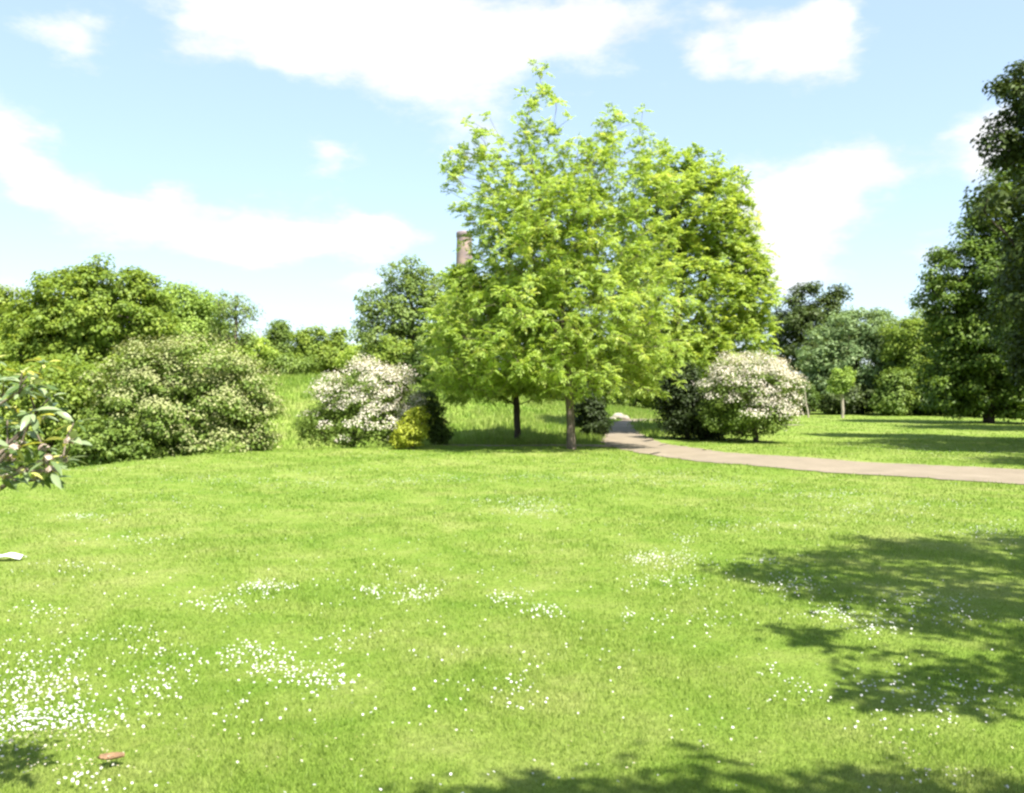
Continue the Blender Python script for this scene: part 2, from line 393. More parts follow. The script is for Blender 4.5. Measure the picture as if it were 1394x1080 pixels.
near = [(30, 6.5), (18, 11.8)] + [G(*p) for p in [(1394, 660), (1200, 648), (1000, 634), (900, 622), (850, 613), (824, 605)]] + [(3.4, 33.1), (4.22, 39), (4.96, 42.5), (6.2, 45.2), (9, 47.2), (13, 48.6), (16, 50)]
farr = [(33, 9.5), (20, 15.0)] + [G(*p) for p in [(1394, 639), (1240, 632), (1050, 621), (950, 611), (908, 605), (886, 599)]] + [(5.16, 33.3), (5.45, 39), (5.75, 42), (7.0, 44.2), (9.4, 46), (13.2, 47.4), (16.2, 48.8)]
rng = np.random.default_rng(5)
def ribbon(name, e1, e2, m, lift, w=8):
    a, b = spline(e1, m), spline(e2, m)
    a += rng.normal(0, .07, a.shape); b += rng.normal(0, .07, b.shape)
    t = np.linspace(0, 1, w)[None, :, None]; P = (a[:, None] * (1 - t) + b[:, None] * t).reshape(-1, 2)
    z = hz(P[:, 0], P[:, 1]) + lift
    i = (np.arange(m - 1)[:, None] * w + np.arange(w - 1)[None]).ravel()
    o = build(name, np.column_stack([P, z]), np.stack([i, i + 1, i + 1 + w, i + w], 1), GRAVEL, smooth=True)
    tag(o, kind='structure'); return np.concatenate([a, b[::-1]])
poly1 = ribbon('path', near, farr, 160, .016)
spur_n = [(4.6, 28.0), (3.0, 28.0), (1.5, 28.1), (0, 28.3), (-1.6, 28.6), (-4, 29.5), (-8, 32)]
spur_f = [(4.6, 29.2), (3.0, 29.0), (1.5, 28.95), (0, 29.0), (-1.4, 29.3), (-3.6, 30.2), (-7.5, 32.8)]
poly2 = ribbon('side_path', spur_n, spur_f, 60, .012)

def inside(poly, x, y):
    r = np.zeros(len(x), bool); n = len(poly)
    for i in range(n):
        x1, y1 = poly[i]; x2, y2 = poly[(i + 1) % n]
        if y1 == y2: continue
        c = ((y1 > y) != (y2 > y)) & (x < (x2 - x1) * (y - y1) / (y2 - y1) + x1); r ^= c
    return r

def sward(name, n, dlo, dhi, powr, half, hgt, wid, mat, seed, keep=None, tilt=.75):
    rng = np.random.default_rng(seed)
    u = rng.random(n); q = 1 - powr
    d = (dlo ** q + u * (dhi ** q - dlo ** q)) ** (1 / q)
    x = rng.uniform(-1, 1, n) * (half * d + 1.0)
    xj, dj = x + rng.normal(0, .10, n), d + rng.normal(0, .10, n)      # blades creep raggedly over the path's edge
    m = ~(inside(poly1, xj, dj) | inside(poly2, xj, dj))
    if keep is not None: m &= keep(x, d)
    x, d = x[m], d[m]; n = len(x)
    z = hz(x, d); P = np.column_stack([x, d, z - .004])
    az = rng.uniform(0, 2 * math.pi, n); tl = rng.uniform(.1, tilt, n) 
    patch = 1 + .35 * np.sin(x * 1.9 + 1) * np.sin(d * 1.5) + .2 * np.sin(x * 4.3 + d * 3.1)
    h = hgt(d) * rng.uniform(.5, 1.3, n) * np.clip(patch, .5, 1.6); w = wid(d) * rng.uniform(.7, 1.3, n)
    T = np.column_stack([np.cos(az) * np.sin(tl), np.sin(az) * np.sin(tl), np.cos(tl)]) * h[:, None]
    a2 = az + rng.uniform(.6, 2.5, n); S = np.column_stack([np.cos(a2), np.sin(a2), np.zeros(n)]) * (w * .5)[:, None]
    V = np.stack([P - S, P + S, P + T * .6 + S * .6 + np.array([0, 0, .004]), P + T], 1).reshape(-1, 3)
    Fq = np.arange(n)[:, None] * 4 + np.arange(4)[None]
    o = build(name, V, Fq, mat, attrs={'var': np.repeat(rng.random(n), 4)}); return tag(o, kind='stuff')

pxm = 1 / 881.0
g1 = sward('grass', 560000, 2.7, 34, 1.25, .72, lambda d: .021 + .0008 * d, lambda d: np.maximum(.0042, d * pxm * 1.0), BLADE, 11, keep=lambda x, y: crest_dist(x, y) < .6)
tag(g1, 'short mown lawn grass, bright yellowish green')
g2 = sward('meadow_grass', 130000, 28.5, 64, .6, .66, lambda d: .22 + 0 * d, lambda d: d * pxm * .95, RANK, 12, keep=lambda x, y: ((crest_dist(x, y) > .8) | (y > 31.0)) & (x < 9.5) & (y > 29.5 + np.clip((x - 3.5) * 2, 0, 30)), tilt=.6)
tag(g2, 'longer rough grass on the bank behind the trees')
g3 = sward('field_grass', 90000, 30, 85, .7, .72, lambda d: .05 + 0 * d, lambda d: d * pxm * 1.0, BLADE, 13, keep=lambda x, y: x > 6.2)
tag(g3, 'short grass on the far lawn beyond the path')

# ------------------------------------------------------------------ daisies
rng = np.random.default_rng(21)
patches = [(50, 935, 75, 40, 250), (95, 990, 80, 25, 160), (30, 1000, 50, 30, 90), (120, 1055, 60, 25, 60), (215, 940, 40, 20, 45), (330, 890, 35, 12, 40), (375, 915, 40, 18, 75), (440, 935, 35, 14, 55),
           (230, 900, 45, 15, 30), (360, 805, 32, 6, 70), (505, 805, 14, 6, 30), (568, 812, 30, 10, 60), (300, 825, 55, 10, 55), (690, 815, 30, 8, 40), (740, 838, 28, 8, 45), (720, 700, 45, 7, 130),
           (880, 762, 25, 7, 70), (925, 765, 35, 12, 90), (905, 795, 50, 12, 60), (930, 738, 16, 5, 20), (850, 842, 12, 8, 12), (940, 850, 50, 15, 25), (1075, 802, 45, 12, 90), (1130, 838, 35, 9, 50),
           (1185, 855, 50, 12, 60), (1250, 820, 70, 14, 70), (1300, 840, 60, 15, 50), (1345, 725, 50, 12, 90), (1160, 700, 80, 10, 80), (700, 950, 45, 22, 28), (1050, 920, 12, 8, 10), (1090, 950, 70, 20, 25),
           (1270, 965, 60, 25, 45), (1340, 945, 50, 25, 35), (1200, 930, 50, 18, 30), (930, 1005, 60, 30, 10), (1240, 1010, 70, 25, 25), (1290, 1060, 60, 20, 20), (470, 880, 40, 20, 20), (160, 870, 50, 15, 25),
           (60, 845, 40, 10, 30), (100, 780, 60, 8, 30), (115, 708, 35, 4, 60), (180, 740, 60, 8, 40), (270, 655, 60, 5, 60), (430, 660, 60, 6, 60), (610, 655, 60, 5, 90), (760, 652, 60, 5, 90), (545, 660, 30, 3, 40),
           (690, 688, 80, 5, 60), (980, 660, 80, 5, 110), (1130, 675, 70, 6, 130), (1250, 690, 70, 6, 80), (900, 650, 60, 4, 60), (1010, 720, 60, 8, 50), (1040, 770, 30, 5, 30), (820, 900, 80, 40, 12),
           (600, 890, 120, 40, 14), (300, 1000, 90, 35, 14), (450, 1000, 90, 40, 8), (330, 968, 8, 5, 5), (150, 640, 60, 3, 30), (1240, 612, 60, 4, 50), (1330, 615, 60, 5, 60)]
D = []
for px, py, sx, sy, k in patches:
    k = int(k * 1.7); sx *= 1.15; sy *= 1.15
    q = np.column_stack([px + rng.normal(0, sx * .6, k), py + rng.normal(0, sy * .75, k)])
    sub = rng.integers(0, max(2, k // 7), k); jit = rng.normal(0, 1, (max(2, k // 7), 2)) * np.array([sx * .7, sy * .7]); mixw = rng.choice([.3, .75, 1.], (k, 1)); q = q * mixw + (1 - mixw) * (np.array([px, py]) + jit[sub] + rng.normal(0, 1, (k, 2)) * np.array([sx * .32, sy * .32]))
    q = q[q[:, 1] > 600]; D += [G(a, b) for a, b in q]
for _ in range(9000):
    d = rng.uniform(3.2, 27); x = rng.uniform(-.75, .75) * d
    if rng.random() < .12 + .9 * max(0, math.sin(x * .8 + 1.7 * math.sin(d * .45)) * math.sin(d * .62 + .8 * math.sin(x * .5))) ** 2: D.append((x, d))
D = np.array(D); D = D[(crest_dist(D[:, 0], D[:, 1]) < -.1) & ~inside(poly1, D[:, 0], D[:, 1])]
vis = (np.abs(D[:, 0]) < .57 * D[:, 1]) & (D[:, 1] > 3.65)
order = np.argsort(np.where(vis, D[:, 1], 1e6)); nearD, farD = D[order[:300]], D[order[300:]]
def daisy_mesh():
    V, T, Q, mi = [], [], [], []
    V.append((0, 0, .004))
    for k in range(10):
        a = k * 2 * math.pi / 10
        for r, da, z in ((.0035, -.2, .003), (.0105, -.27, .006), (.0125, 0, .005), (.0105, .27, .006), (.0035, .2, .003)):
            V.append((r * math.cos(a + da), r * math.sin(a + da), z))
    P5 = [[1 + k * 5 + j for j in range(5)] for k in range(10)]
    b = len(V)
    for r, z in ((.0042, .005), (.0028, .0075)):
        for k in range(8): a = k * math.pi / 4; V.append((r * math.cos(a), r * math.sin(a), z))
    V.append((0, 0, .0085))
    Q = [[b + k, b + (k + 1) % 8, b + 8 + (k + 1) % 8, b + 8 + k] for k in range(8)]
    T = [[b + 8 + k, b + 8 + (k + 1) % 8, b + 16] for k in range(8)]
    s = len(V)                                             # the stalk
    for z in (.0, -.05):
        for k in range(3): a = k * 2.094; V.append((.0009 * math.cos(a), .0009 * math.sin(a), z))
    Q2 = [[s + k, s + (k + 1) % 3, s + 3 + (k + 1) % 3, s + 3 + k] for k in range(3)]
    return V, [P5, Q, T, Q2], [0] * 10 + [1] * 16 + [2] * 3
dv, df, dm = daisy_mesh()
proto = build('daisy', dv, df, [WHITE, YOLK, LIME2], mat_idx=dm, attrs={'var': [.5] * len(dv)})
for i, (x, y) in enumerate(nearD):
    o = proto if i == 0 else proto.copy()
    if i: C.objects.link(o)
    o.location = (x, y, hz1(x, y) + rng.uniform(.028, .045)); s = rng.uniform(.32, .56); o.scale = (s, s, s)
    o.rotation_euler = (rng.normal(.25, .3), rng.normal(.15, .3), rng.uniform(0, 6))
    tag(o, 'small white daisy with a yellow eye growing in the near lawn', 'daisy', 'daisies scattered over the near lawn')
k = len(farD); th = np.arange(7) * 2 * math.pi / 7
r = .0061 * rng.uniform(.6, 1.25, k)
cz = hz(farD[:, 0], farD[:, 1]) + .035 + .0009 * farD[:, 1]
nrm = unit(rng.normal(0, .3, (k, 3)) + np.array([.15, -.25, 1])); u = unit(np.cross(nrm, np.array([0, 1., 0]))); v = np.cross(nrm, u)
ring = np.column_stack([farD, cz])[:, None] + (u[:, None] * np.cos(th)[None, :, None] + v[:, None] * np.sin(th)[None, :, None]) * r[:, None, None]
o = build('daisies', ring.reshape(-1, 3), np.arange(k * 7).reshape(k, 7), WHITE); tag(o, 'drifts of white daisies speckling the lawn', kind='stuff')

# ------------------------------------------------------------------ things lying on the lawn
x, y = G(6, 764); 
gx, gy = np.meshgrid(np.linspace(-.5, .5, 9), np.linspace(-.5, .5, 7)); gz = .05 + .012 * np.sin(gx * 9) + .015 * np.sin(gy * 7 + gx * 4)
a = .15; V = np.column_stack([x + gx.ravel() * .34, y + gx.ravel() * .06 + gy.ravel() * .13, hz1(x, y) + gz.ravel()])
i = (np.arange(6)[:, None] * 9 + np.arange(8)[None]).ravel()
o = build('paper_scrap', V, np.stack([i, i + 1, i + 10, i + 9], 1), PAPER, smooth=True)
sm = o.modifiers.new('thick', 'SOLIDIFY'); sm.thickness = .002
tag(o, 'crumpled scrap of white paper lying flat in the grass', 'litter')
x, y = G(150, 1048)
V, Q = [], []
for iu in range(11):
    t = iu / 10; w = .034 * math.sin(math.pi * min(1, t * .92 + .06)) ** .7
    for iv in range(5):
        s = iv / 2 - 1; V.append((x - .05 + t * .105, y + s * w * (1 + .12 * (-1) ** iu) + .012 * t, hz1(x, y) + .034 + .016 * s * s + .02 * (t - .4) ** 2))
for iu in range(10):
    for iv in range(4): b = iu * 5 + iv; Q.append([b, b + 1, b + 6, b + 5])
o = build('dead_leaf', V, np.array(Q), DEADLEAF, smooth=True); sm = o.modifiers.new('thick', 'SOLIDIFY'); sm.thickness = .0015
tag(o, 'curled brown dead leaf lying in the grass by the daisies', 'leaf')

# ------------------------------------------------------------------ trees round the lawn
T = 'tuft'
ptree('young_ash_tree', 'tall bright lime green tree with slim grey trunk in front of the path', 'tree', 778, 26.7,
      [(735, 97, 5, 24, 0, 3), (738, 165, 42, 45), (705, 210, 38, 36, 0, .6), (657, 192, 26, 42), (640, 240, 42, 42), (622, 228, 22, 22), (630, 285, 24, 28), (790, 218, 45, 40, 0, .7), (850, 188, 40, 50), (895, 240, 40, 42), (815, 250, 80, 60), (730, 270, 95, 70), (690, 320, 48, 50),
       (780, 330, 110, 75), (715, 370, 92, 65), (660, 396, 42, 36), (640, 388, 30, 24, 0, 2.5), (626, 380, 20, 20, 0, 4), (850, 340, 75, 75, 1), (650, 430, 70, 55), (612, 430, 34, 32), (760, 430, 140, 75), (870, 430, 80, 80), (630, 480, 52, 45), (690, 500, 100, 42), (870, 500, 66, 38), (770, 500, 125, 45),
       (640, 520, 55, 25), (740, 450, 110, 80, -1.5), (800, 420, 100, 90, 2), (760, 280, 90, 80, 1.6), (740, 330, 90, 70, -1.4)],
      .122, LIME, BARK, 2950, 101, kind=T, per=7, ls=.27, trunk_top=.72, lean=(-.9, 0), bias=1.15, zmin=1.45)
ptree('slim_tree', 'smaller lime green tree with thin dark trunk, half hidden behind the lone tree', 'tree', 705, 31.5,
      [(690, 470, 85, 60), (640, 445, 55, 50), (610, 480, 40, 45), (720, 410, 70, 50), (760, 470, 60, 50), (640, 520, 55, 28), (720, 520, 60, 25)],
      .12, LIME, BARKD, 950, 102, kind=T, per=8, ls=.33, trunk_top=.6, bias=1.3, zmin=1.5)
ptree('broad_ash_tree', 'tall soft green tree standing behind the lone tree, crown bulging out to its right', 'tree', 915, 37,
      [(952, 230, 28, 32), (990, 268, 32, 36), (910, 245, 42, 45), (940, 290, 70, 65), (985, 320, 48, 50), (1018, 352, 32, 50), (1000, 400, 55, 70), (930, 400, 90, 90), (890, 330, 60, 80), (1030, 418, 26, 45), (1000, 465, 55, 38), (920, 480, 95, 48), (870, 470, 60, 50), (950, 500, 60, 28)],
      .24, LIME2, BARKD, 1900, 103, kind=T, per=8, ls=.38, trunk_top=.6, bias=1.25, zmin=2.2)

ptree('hawthorn_bush', 'white-blossomed bush beside the far lawn, right of the path gap', 'bush', 1030, 30.5,
      [(1018, 530, 50, 34), (1055, 540, 30, 32), (988, 540, 32, 30), (1025, 565, 48, 28), (976, 565, 22, 22), (1030, 507, 36, 15), (995, 500, 14, 10)],
      .10, OLIVE, BARKD, 330, 111, per=60, ls=.085, cr=.34, flat=.7, trunk_top=.4, zmin=.25, blossom=(BLOSSOM, .60, 84, .05, .32), stem='stems')
ptree('hawthorn_bush', 'white-blossomed bush at the lawn edge with a small golden shrub at its foot', 'bush', 480, 28.6,
      [(500, 540, 50, 40), (455, 555, 40, 34), (535, 560, 34, 44), (480, 580, 66, 28), (425, 580, 24, 20), (497, 500, 9, 12), (540, 525, 22, 18)],
      .10, OLIVE, BARKD, 330, 112, per=60, ls=.085, cr=.34, flat=.7, trunk_top=.4, zmin=.2, blossom=(BLOSSOM, .54, 84, .05, .30), stem='stems')
ptree('golden_shrub', 'small golden yellow shrub tucked against the left white-blossomed bush', 'shrub', 562, 26.9,
      [(563, 575, 17, 20), (556, 592, 22, 15), (545, 598, 14, 10)], .03, GOLD, BARKD, 110, 113, per=45, ls=.07, cr=.2, trunk_top=.4, zmin=.06, part='foliage', stem='stems')
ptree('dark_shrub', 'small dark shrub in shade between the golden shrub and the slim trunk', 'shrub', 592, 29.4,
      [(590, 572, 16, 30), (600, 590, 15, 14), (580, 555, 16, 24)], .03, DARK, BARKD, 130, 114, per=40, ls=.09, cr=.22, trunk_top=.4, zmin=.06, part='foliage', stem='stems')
ptree('cornel_shrub', 'wide spreading shrub with layered creamy flower heads below the lawn brow', 'shrub', 262, 26.5,
      [(265, 500, 70, 34), (200, 525, 68, 42), (325, 535, 52, 44), (250, 560, 110, 50), (165, 580, 48, 48), (345, 575, 36, 40), (270, 600, 100, 30), (215, 495, 40, 22)],
      .14, OLIVE, BARKD, 620, 115, per=52, ls=.11, cr=.42, flat=.38, up=1.2, trunk_top=.4, zmin=.25, blossom=(CREAM, .62, 44, .07, .36), stem='stems')
ptree('leafy_shrub', 'dark green leafy shrub between the cornel and the large-leaved branches', 'shrub', 85, 27.5,
      [(95, 535, 55, 48), (50, 560, 60, 60), (115, 580, 40, 55), (10, 560, 60, 70)], .12, MID, BARKD, 420, 116, per=50, ls=.13, cr=.42, trunk_top=.4, zmin=.1, stem='stems')
ptree('pale_leaved_shrub', 'small paler shrub at the brow, left foot of the cornel', 'shrub', 155, 24.5,
      [(155, 600, 40, 32), (120, 615, 34, 24), (190, 610, 25, 20)], .05, OLIVE, BARKD, 150, 117, per=48, ls=.10, cr=.28, flat=.5, trunk_top=.4, zmin=.05, part='foliage', stem='stems')
ptree('yew_bush', 'dark clipped yew bush on the left side of the path gap', 'bush', 806, 34,
      [(806, 572, 19, 24), (803, 552, 20, 18)], .08, YEW, BARKD, 170, 121, per=60, ls=.10, cr=.26, trunk_top=.5, zmin=.05, part='foliage', stem='stems')
ptree('yew_bush', 'large dark yew bush on the right side of the path gap', 'bush', 935, 32.5,
      [(916, 552, 22, 44), (945, 560, 36, 38), (985, 575, 40, 28), (925, 520, 28, 28)], .10, YEW, BARKD, 420, 122, per=60, ls=.10, cr=.32, trunk_top=.5, zmin=.05, part='foliage', stem='stems')

# bank and background, left of the lone tree
B = 'trees and bushes along the grassy bank'
ptree('round_tree', 'large rounded leafy tree, the broadest crown on the left skyline', 'tree', 135, 45,
      [(150, 396, 56, 38), (185, 425, 46, 46), (105, 412, 58, 44), (60, 440, 46, 42), (140, 440, 90, 45), (205, 450, 26, 30), (80, 475, 70, 35), (160, 480, 70, 30)],
      .35, MID, BARKD, 620, 131, group=B, per=95, ls=.2, cr=.6, flat=.6, up=.9, trunk_top=.5, zmin=1.0)
ptree('edge_tree', 'mid green tree at the left edge behind the rounded tree', 'tree', 5, 54,
      [(8, 420, 40, 30), (-15, 430, 40, 40), (20, 460, 45, 40), (-40, 460, 50, 60)], .25, MID, BARKD, 260, 132, group=B, per=80, ls=.22, cr=.8, trunk_top=.5, zmin=1)
ptree('pale_tree', 'pale feathery green tree to the right of the rounded tree', 'tree', 255, 57,
      [(243, 420, 36, 32), (275, 432, 36, 32), (255, 465, 60, 40), (300, 475, 40, 30)], .2, PALE, BARKD, 380, 133, group=B, per=70, ls=.19, cr=.75, trunk_top=.5, zmin=1)
ptree('sparse_tree', 'thin sparse tree with sky showing through its twigs', 'tree', 322, 55,
      [(318, 415, 26, 20), (335, 430, 20, 22), (305, 435, 22, 20), (325, 465, 30, 20)], .13, AIRY, BARK, 130, 134, group=B, per=18, ls=.16, cr=.42, trunk_top=.75, bias=1.1, zmin=1)
ptree('domed_conifer', 'small dark dome-topped conifer on the skyline above the bank', 'tree', 380, 62,
      [(380, 452, 14, 20), (381, 470, 22, 22), (381, 490, 26, 22)], .16, OLIVE, BARKD, 160, 135, group=B, per=70, ls=.17, cr=.5, trunk_top=.7, zmin=.3)
bank = [('bank_bush', 'mid green bush right of the domed conifer', 425, 60, [(424, 465, 20, 20), (425, 488, 30, 20)], MID, 120),
        ('bank_bush', 'small pointed bush on the bank midway between conifer and airy tree', 460, 61, [(460, 468, 14, 20), (462, 488, 26, 18)], MID, 110),
        ('bank_bush', 'low light green bush on the bank behind the left white-blossomed bush', 500, 58, [(500, 488, 34, 20), (520, 500, 30, 16)], LIME2, 130),
        ('bank_bush', 'yellowish bush on the bank behind the creamy cornel', 340, 56, [(335, 485, 36, 24), (310, 495, 30, 20)], LIME2, 150),
        ('bank_bush', 'dull green bush below the domed conifer', 395, 57, [(395, 498, 34, 14), (370, 500, 26, 14)], OLIVE, 100),
        ('bank_bush', 'pale bush on the bank behind the left end of the cornel', 215, 52, [(215, 490, 45, 30), (260, 490, 40, 22)], PALE, 170),
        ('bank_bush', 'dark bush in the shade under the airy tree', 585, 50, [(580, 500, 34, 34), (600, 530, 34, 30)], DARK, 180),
        ('bank_bush', 'mid green bush filling the foot of the airy tree', 540, 51, [(540, 490, 40, 30), (545, 515, 34, 20)], MID, 160),
        ('bank_bush', 'bush on the bank at the left edge below the edge tree', 20, 48, [(20, 500, 60, 40), (-30, 490, 50, 50)], MID, 190),
        ('bank_bush', 'bush on the bank below the rounded tree', 120, 43, [(120, 510, 60, 36), (60, 520, 50, 30)], MID, 190),
        ('bank_bush', 'dark bush seen under the slim tree beyond the meadow', 640, 62, [(640, 525, 45, 26), (610, 520, 30, 30)], DARK, 150),
        ('bank_bush', 'dark bush beyond the meadow left of the lone trunk', 735, 62, [(735, 532, 42, 24), (700, 526, 40, 26)], YEW, 150),
        ('bank_bush', 'green bush beyond the meadow behind the left yew', 800, 63, [(800, 525, 50, 32), (770, 520, 40, 30)], DARK, 160),
        ('bank_bush', 'green bush closing the view at the end of the path gap', 865, 66, [(865, 528, 48, 30), (840, 515, 40, 30), (900, 520, 40, 40)], MID, 190)]
for i, (nm, lb, px, d, sp, mt, n) in enumerate(bank):
    ptree(nm, lb, 'bush', px, d, sp, .08, mt, BARKD, n, 140 + i, group=B, per=62, ls=.19, cr=.6, trunk_top=.4, zmin=.05, part='foliage', stem='stems', rcut=.012)
ptree('airy_tree', 'airy grey-green tree with gaps of sky, left of the lone tree below the chimney', 'tree', 560, 52,
      [(548, 375, 30, 24), (575, 390, 28, 30), (520, 415, 34, 22), (500, 440, 22, 28), (550, 430, 40, 30), (590, 440, 40, 50), (530, 465, 44, 28), (600, 400, 25, 30)],
      .2, AIRY, BARK, 330, 161, group=B, per=48, ls=.19, cr=.55, flat=.55, trunk_top=.65, bias=1.4, zmin=1)

# beyond the right-hand lawn
R_ = 'trees along the far side of the lawn'
ptree('dark_tree', 'dark tall tree with a twin-lobed top, farthest on the right skyline', 'tree', 1105, 92,
      [(1100, 405, 18, 18), (1138, 402, 17, 18), (1080, 430, 28, 25), (1125, 435, 40, 26), (1100, 460, 52, 40), (1090, 510, 50, 40), (1150, 500, 40, 40)],
      .4, DEEP, BARKD, 420, 171, group=R_, per=80, ls=.3, cr=.95, trunk_top=.6, zmin=.8)
ptree('willow_tree', 'broad bluish grey-green willow in front of the dark twin-lobed tree', 'tree', 1165, 80,
      [(1165, 455, 50, 34), (1195, 450, 36, 26), (1120, 485, 36, 36), (1170, 495, 66, 42), (1215, 480, 30, 34), (1130, 530, 50, 28), (1195, 535, 40, 25)],
      .35, GREY, BARKD, 460, 172, group=R_, per=80, ls=.26, cr=.8, flat=.7, trunk_top=.5, zmin=.4)
ptree('green_tree', 'warm green tree between the willow and the big dark tree', 'tree', 1248, 75,
      [(1240, 460, 30, 28), (1268, 445, 26, 26), (1250, 490, 42, 34), (1285, 480, 34, 40), (1240, 520, 34, 28)],
      .3, MID, BARKD, 340, 173, group=R_, per=75, ls=.25, cr=.8, trunk_top=.5, zmin=.4)
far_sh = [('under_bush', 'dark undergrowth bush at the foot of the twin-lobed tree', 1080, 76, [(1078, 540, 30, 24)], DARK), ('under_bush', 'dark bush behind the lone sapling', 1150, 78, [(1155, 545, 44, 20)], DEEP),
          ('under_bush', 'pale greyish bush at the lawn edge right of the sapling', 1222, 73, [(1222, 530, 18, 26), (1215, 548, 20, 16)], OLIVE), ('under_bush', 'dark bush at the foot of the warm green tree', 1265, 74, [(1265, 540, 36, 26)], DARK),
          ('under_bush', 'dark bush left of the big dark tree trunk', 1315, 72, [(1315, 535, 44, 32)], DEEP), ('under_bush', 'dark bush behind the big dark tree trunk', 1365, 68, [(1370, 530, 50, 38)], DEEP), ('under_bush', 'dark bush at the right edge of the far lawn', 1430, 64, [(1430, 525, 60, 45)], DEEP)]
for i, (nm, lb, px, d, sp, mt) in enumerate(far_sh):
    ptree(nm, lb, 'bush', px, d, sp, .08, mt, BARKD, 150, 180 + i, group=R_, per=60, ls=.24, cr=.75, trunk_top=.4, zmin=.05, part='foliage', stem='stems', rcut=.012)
ptree('sapling', 'small bright sapling with a pale bare trunk on the far lawn', 'tree', 1147, 66,
      [(1146, 519, 15, 11), (1149, 509, 11, 8), (1140, 528, 10, 6)], .11, PALE, BARKP, 70, 191, per=50, ls=.17, cr=.38, trunk_top=.75, zmin=1.6)
ptree('big_dark_tree', 'big dark tree on the right with its trunk standing on the far lawn', 'tree', 1346, 52,
      [(1385, 232, 30, 30), (1343, 303, 34, 44), (1378, 300, 55, 70), (1312, 362, 36, 40), (1285, 405, 30, 34), (1330, 390, 70, 70), (1390, 400, 80, 90), (1305, 450, 42, 40), (1360, 470, 85, 55), (1310, 500, 40, 30), (1390, 500, 60, 40), (1288, 520, 36, 26), (1325, 530, 46, 24), (1385, 532, 60, 24), (1298, 545, 38, 18), (1385, 550, 60, 16), (1335, 548, 30, 14)],
      .27, BIGLEAF, BARKD, 820, 201, group=R_, per=90, ls=.22, cr=.75, flat=.5, up=1.0, trunk_top=.6, zmin=.4)
ptree('copper_tree', 'very dark purplish tree cut by the right edge of the view', 'tree', 1475, 30,
      [(1385, 140, 26, 34), (1400, 195, 52, 30), (1450, 120, 75, 60), (1470, 230, 90, 110), (1420, 290, 45, 60), (1480, 380, 100, 120), (1425, 400, 40, 70), (1425, 490, 45, 40), (1490, 480, 100, 60)],
      .33, DEEP, BARKD, 620, 202, group=R_, per=100, ls=.17, cr=.55, flat=.55, trunk_top=.6, zmin=1.9)
def mtree(name, label, x, y, blobs, R, mat, n, seed, **kw):
    return plant(name, label, 'tree', (x, y, hz1(x, y)), blobs, R, None, mat, BARKD, n, seed, group=R_, **kw)
mtree('lawn_tree', 'dark tree by the path beyond the right edge, shading the path end', 17.8, 16.6, [(0, 0, 6.5, 4, 4, 3.2), (-1.5, 1, 5, 2.6, 2.6, 2), (1, -1, 9, 2.6, 2.6, 2)], .3, DARK, 320, 203, per=90, ls=.18, cr=.65, trunk_top=.6, zmin=2)
mtree('lawn_tree', 'leafy tree beside the viewer whose shade dapples the near lawn', 8.0, 3.2, [(-3.9, -1.2, 5, .7, .4, .4, 2), (-3.1, -.6, 5, .7, .4, .4, 1.5), (0, .2, 7, 3.0, 2.6, 2.2), (-2.2, 1.2, 6.2, 1.8, 1.2, 1), (-2.6, -.6, 5.4, 1.5, .9, .7), (1.6, 1.4, 6.2, 2.4, 2.2, 1.6), (.2, 2.0, 7.5, 2.2, 1.0, 1.2), (0.6, -1.6, 5.8, 2.2, 1.3, 1.4), (-.9, -2.6, 4.4, .8, .6, .5)], .28, MID, 200, 204, per=80, ls=.15, cr=.46, trunk_top=.7, zmin=2.5)
mtree('lawn_tree', 'leafy tree behind the viewer whose shade touches the foot of the view', 5.2, -3.4, [(0, 0, 6, 3, 2.6, 2.2), (-1.6, 1.5, 5.6, 1.5, 1.0, 1), (-3.75, 3.82, 5.0, .42, .3, .3, 2.5), (-3.2, 3.8, 5, .4, .3, .3, 2.5), (-2.5, 3.9, 5.0, .42, .36, .3, 4), (-1.75, 3.88, 5, .42, .36, .3, 4), (-2.6, 1.6, 5.6, 1.2, .9, .6)], .26, MID, 330, 205, per=80, ls=.14, cr=.42, trunk_top=.7, zmin=2.5)

mtree('lawn_tree', 'very dark tree at the right edge in front of the purplish one', 18.4, 24.6, [(0, 0, 6.5, 4.2, 4, 3.4), (-1.5, .5, 4.6, 2.8, 2.6, 1.8), (0, 0, 9.3, 3, 3, 2.2)], .3, DEEP, 330, 206, per=90, ls=.18, cr=.65, trunk_top=.6, zmin=2)
mtree('lawn_tree', 'dark tree filling the gap between the big dark tree and the purplish one', 28, 41, [(0, 0, 7, 5, 4.6, 3.8), (-2.5, .5, 4.8, 2.8, 2.6, 1.8), (-.5, 0, 10.5, 3.4, 3, 2.6)], .32, DARK, 380, 207, per=90, ls=.2, cr=.75, trunk_top=.6, zmin=2)
# leaning bare stem by the right-hand bush
x, y = X(1101, 66), 66.0; z0 = hz1(x, y)
P = np.array([(x, y, z0 - .2), (x - .08, y, z0 + .5), (x - .2, y, z0 + 1.0), (x - .26, y, z0 + 1.7), (x - .33, y, z0 + 2.3)])
V, Fq = tube_mesh(P[:-1], P[1:], np.array([.075, .065, .055, .045]), np.array([.065, .055, .045, .02]), 8)
tag(build('bare_stem', V, Fq, BARKP, smooth=True), 'thin pale leaning stem at the far lawn edge beside the white bush', 'stem')

